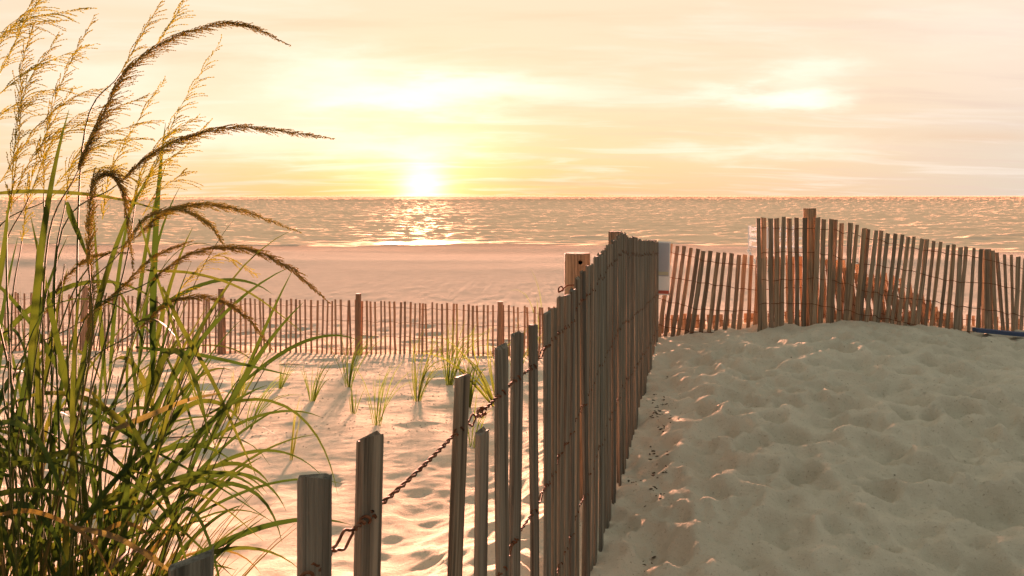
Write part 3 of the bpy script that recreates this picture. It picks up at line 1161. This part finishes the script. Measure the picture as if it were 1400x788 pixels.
# leaves that can be followed one by one
for (pl, dep, wd, mt) in [
    ([(-20, 266), (40, 262), (110, 265), (170, 274), (235, 292)], 2.35, 0.013, M_LEAF),
    ([(92, 276), (100, 300), (112, 330), (124, 362)], 2.2, 0.020, M_LEAF),
    ([(-8, 420), (5, 350), (14, 262)], 2.2, 0.022, M_LEAF),
    ([(222, 392), (250, 450), (290, 520), (322, 590), (352, 655)], 2.3, 0.013, M_LEAF),
    ([(185, 475), (260, 483), (340, 500), (400, 514)], 2.35, 0.012, M_LEAF),
    ([(150, 590), (200, 570), (255, 548), (310, 536)], 2.3, 0.018, M_DEAD),
    ([(120, 560), (200, 610), (290, 660), (385, 722)], 2.4, 0.009, M_LEAF),
    ([(130, 600), (190, 660), (255, 730), (320, 790)], 2.3, 0.010, M_LEAF),
    ([(190, 300), (215, 380), (245, 470), (275, 560), (310, 650)], 2.35, 0.008, M_LEAF),
    ([(140, 690), (190, 640), (240, 605), (300, 572)], 2.45, 0.010, M_LEAF),
    ([(200, 370), (270, 375), (340, 400), (415, 455)], 2.5, 0.009, M_LEAF),
    ([(100, 720), (160, 735), (210, 765), (260, 800)], 2.2, 0.016, M_DEAD),
    ([(-10, 640), (60, 625), (130, 610), (200, 612)], 2.15, 0.018, M_LEAF),
    ([(135, 800), (138, 700), (136, 600), (140, 480)], 2.2, 0.010, M_LEAF),
    ([(170, 640), (230, 660), (300, 690), (360, 740)], 2.35, 0.008, M_LEAF),
    ([(170, 560), (215, 650), (240, 720), (265, 800)], 2.25, 0.017, M_LEAF),
    ([(-10, 705), (50, 700), (120, 735), (160, 800)], 2.1, 0.012, M_DEAD),
]:
    add_leaf(catmull([at(q_[0], q_[1], dep + 0.03 * i) for i, q_ in enumerate(pl)], 16), wd, mt, 0.3, r.uniform(-0.5, 0.5))

# plumes: each with its own culm down to the root
def plume(pl, dep, dense, spread=1.0, mat=None, stem=True, ddep=0.02):
    cv = catmull([at(q_[0], q_[1], dep + ddep * i) for i, q_ in enumerate(pl)], 36)
    seed_head(clump, cv, r, dense, spread, mat=mat)
    if stem:
        p0 = cv[0]
        t = (cv[1] - cv[0]).normalized()
        bx, by = CX + r.uniform(-0.2, 0.2), CY + r.uniform(-0.15, 0.15)
        bb = Vector((bx, by, gz(bx, by) - 0.03))
        mid = p0 - t * 0.25
        mid2 = bb.lerp(mid, 0.55) + Vector((0.0, 0, 0.03))
        add_stem(catmull([bb, mid2, mid, p0], 20), 0.0042, 0.0017)


plume([(106, 235), (118, 205), (140, 158), (172, 100), (225, 58), (295, 34), (345, 38), (395, 62)], 2.3, True, 1.15)
plume([(164, 250), (205, 212), (258, 188), (320, 174), (390, 180), (455, 190)], 2.4, True, 1.0)
plume([(122, 362), (122, 300), (128, 252), (147, 239), (166, 258), (175, 310), (183, 378)], 2.1, True, 0.9)
plume([(185, 325), (222, 294), (270, 280), (330, 288), (410, 318)], 2.5, True, 0.9)
plume([(165, 345), (200, 300), (245, 286), (282, 304), (306, 334)], 2.35, True, 0.9)
plume([(205, 385), (262, 347), (330, 340), (392, 364), (450, 414)], 2.4, True, 1.0)
plume([(190, 450), (236, 412), (292, 408), (335, 432), (372, 478)], 2.45, True, 0.75)
plume([(120, 470), (125, 400), (122, 330), (128, 275)], 2.3, True, 0.8)
plume([(110, 440), (160, 400), (210, 352), (262, 330)], 2.45, True, 0.7)
plume([(60, 430), (90, 380), (130, 350), (180, 345)], 2.5, True, 0.6)
airy = [
    [(0, 128), (30, 104), (70, 82), (130, 60)], [(-10, 60), (30, 30), (70, 20), (122, 13)], [(0, 45), (40, 35), (90, 28)],
    [(190, 272), (215, 220), (245, 150), (302, 56)], [(165, 100), (190, 55), (218, 5)], [(215, 60), (235, 30), (258, -10)],
    [(0, 250), (40, 190), (90, 140), (150, 118)], [(8, 292), (45, 215), (100, 165), (180, 130)], [(40, 270), (70, 200), (120, 165), (210, 128)],
    [(15, 290), (20, 200), (35, 120), (80, 50)], [(60, 260), (62, 190), (85, 110), (130, 20)], [(175, 290), (205, 240), (250, 205), (285, 170)],
    [(185, 280), (195, 230), (225, 190), (270, 160)], [(-20, 180), (10, 150), (50, 130), (110, 120)], [(90, 275), (100, 220), (140, 185), (215, 165)],
    [(195, 295), (215, 262), (240, 245), (252, 235)], [(30, 330), (40, 260), (60, 190), (100, 120)], [(-20, 110), (0, 60), (40, 10), (60, -30)],
    [(20, 240), (28, 160), (30, 90), (45, 40)], [(75, 255), (110, 215), (150, 195), (205, 190)], [(70, 270), (110, 238), (150, 230), (190, 250)],
    [(230, 420), (260, 380), (300, 350), (350, 375)], [(0, 100), (20, 60), (40, 20), (75, -20)], [(140, 300), (150, 240), (180, 180), (225, 110)],
]
for k, pl in enumerate(airy):
    plume(pl, 2.35 + 0.25 * r.random(), False, r.uniform(0.8, 1.25), M_AIRY, k % 2 == 0)

# tufts planted on the sand
def tuft(px, py, hpx, nb, lean, label, group, spread=0.35, wid=0.007, seed=0):
    rr_ = random.Random(seed * 13 + 5)
    b = hit(px, py)
    h = hpx / FPX * b.y
    g = Geo()
    for i in range(nb):
        az = rr_.uniform(0, 6.283)
        o0 = Vector((math.cos(az), math.sin(az), 0)) * 0.022 * rr_.random() * (1 + h)
        ln = h * rr_.uniform(0.55, 1.12)
        dv = Vector((math.cos(az) * spread * rr_.random() + lean * rr_.uniform(0.4, 1.3), math.sin(az) * spread * rr_.random(), 1))
        pts = arch(o0 + Vector((0, 0, -0.02)), dv, ln, rr_.uniform(0.1, 2.2), 8, rr_.uniform(-0.3, 0.8))
        strip(g, pts, wid * rr_.uniform(0.6, 1.2), 0.3, rr_.uniform(-1, 1), Vector((rr_.uniform(-0.5, 0.5), -1, 0.3)))
    o_ = link('grass_tuft', g.mesh('grass_tuft', M_TUFT, True), None, b)
    tag(o_, label, 'grass tuft', group)


GT = 'grass tufts planted on the sand'
COMMON = 'half-hidden tuft of beach grass behind the tall grass clump'
tufts = [
    (272, 551, 62, 9, 0.0, None), (322, 566, 100, 18, 0.12, 'bushy tuft of thin blades close beside the tall grass clump'),
    (340, 588, 110, 9, 0.22, 'sparse tuft of long leaning blades beside the tall grass clump'), (383, 531, 52, 12, 0.2, 'small leaning tuft beside the short straight dark stick'), (427, 548, 72, 16, 0.14, 'medium tuft of thin blades between the dark stick and the stubby tuft'), (477, 529, 92, 22, 0.0, 'upright bushy tuft in line with a post of the far fence'),
    (484, 566, 46, 9, 0.0, 'stubby short brown tuft half as tall as its neighbours'), (516, 583, 98, 13, 0.12, 'loose tuft of arching blades next to the stubby brown tuft'), (571, 548, 98, 22, 0.12, 'tall upright tuft between the fullest tuft and the loose arching one'),
    (614, 526, 100, 34, 0.05, 'fullest tuft of beach grass, standing before the far fence post'), (642, 556, 84, 14, 0.0, 'tuft between the fullest tuft and the broad-bladed leaning one'),
    (679, 556, 125, 12, -0.42, 'tuft of broad blades leaning seaward against the grey slat fence'), (647, 611, 88, 6, 0.15, 'thin tuft seen between the short slat and its neighbours'),
    (399, 629, 84, 4, 0.15, 'single sprig of two or three blades beside a hollow in the sand'), (190, 545, 70, 14, 0.1, None), (110, 540, 70, 14, 0.0, None), (40, 530, 60, 12, 0.1, None),
    (740, 470, 110, 5, 0.0, 'thin tall grass stalk rising just behind the grey slat fence'), (705, 520, 80, 12, 0.05, 'tuft glimpsed through the gaps of the grey slat fence'), (235, 560, 60, 10, 0.0, None)]
for i, (px, py, hh, nb, ln_, lab) in enumerate(tufts):
    tuft(px, py, hh, nb, ln_, lab or COMMON, GT, 0.34 if nb > 5 else 0.2, 0.0095 if lab is None or 'broad' not in lab else 0.020, i)

# ------------------------------------------------------------------ litter on the sand
def chips(name, label, cat, pts, mat, s0, s1, flat=0.4):
    g = Geo()
    rr_ = random.Random(len(pts))
    zz_ = ground(np.array([q_[0] for q_ in pts]), np.array([q_[1] for q_ in pts]))
    for (x, y), z in zip(pts, zz_):
        z = float(z)
        s = rr_.uniform(s0, s1)
        rot = Matrix.Rotation(rr_.uniform(0, 6.28), 3, 'Z') @ Matrix.Rotation(rr_.uniform(-0.5, 0.5), 3, 'X')
        vs_ = []
        for k in range(5):
            a = k * 1.2566 + rr_.uniform(-0.3, 0.3)
            vs_.append(rot @ Vector((math.cos(a) * s * rr_.uniform(0.8, 1.9), math.sin(a) * s * rr_.uniform(0.5, 0.9), 0)) + Vector((x, y, z)))
        vs_.append(Vector((x, y, z + s * flat * 1.6)))
        vs_.append(Vector((x, y, z - s * flat)))
        g.add(vs_, [(k, (k + 1) % 5, 5) for k in range(5)] + [((k + 1) % 5, k, 6) for k in range(5)])
    o_ = link(name, g.mesh(name, mat))
    tag(o_, label, cat, kind='stuff')


rr = random.Random(77)
pts = []
for c in range(26):
    y = rr.uniform(2.6, 6.8)
    x = xf(y) + rr.uniform(0.08, 0.20)
    for k in range(rr.randrange(3, 15)):
        pts.append((x + abs(rr.gauss(0, 0.06)), y + rr.gauss(0, 0.10)))
chips('wrack_debris', 'dark scraps of dry seaweed along the fence foot', 'debris', pts, M_DEBRIS, 0.003, 0.014, 0.3)
pts = [(rr.uniform(0.4, 6.5), rr.uniform(2.8, 8.2)) for _ in range(70)]
pts = [q_ for q_ in pts if q_[0] > xf(q_[1]) + 0.2]
chips('twig_scraps', 'tiny dark bits of wood scattered over the trodden path', 'debris', pts, M_DEBRIS, 0.003, 0.009)
pts = [(rr.uniform(-8.5, 1.4), 13.0 - 6.5 * rr.random() ** 1.6) for _ in range(5200)]
pts = [q_ for q_ in pts if q_[0] < xf(min(q_[1], 8.4)) - 0.3]
chips('shell_chips', 'fine shell and pebble chips on the lit sand', 'chips', pts, M_SHELL, 0.003, 0.011, 0.5)
for (px, py, ln, an, lab) in ((395, 499, 0.32, 0.05, 'short straight dark stick lying before the far fence'), (250, 600, 0.5, 0.15, 'thin dry twig lying on the sand behind the grass clump')):
    b = hit(px, py)
    g = Geo()
    g.tube([(-ln / 2, 0, 0.004), (-ln * 0.1, 0.02, 0.012), (ln / 2, ln * an, 0.006)], [0.006, 0.007, 0.004], 6)
    tag(link('stick', g.mesh('stick', M_DEBRIS), None, b), lab, 'stick')
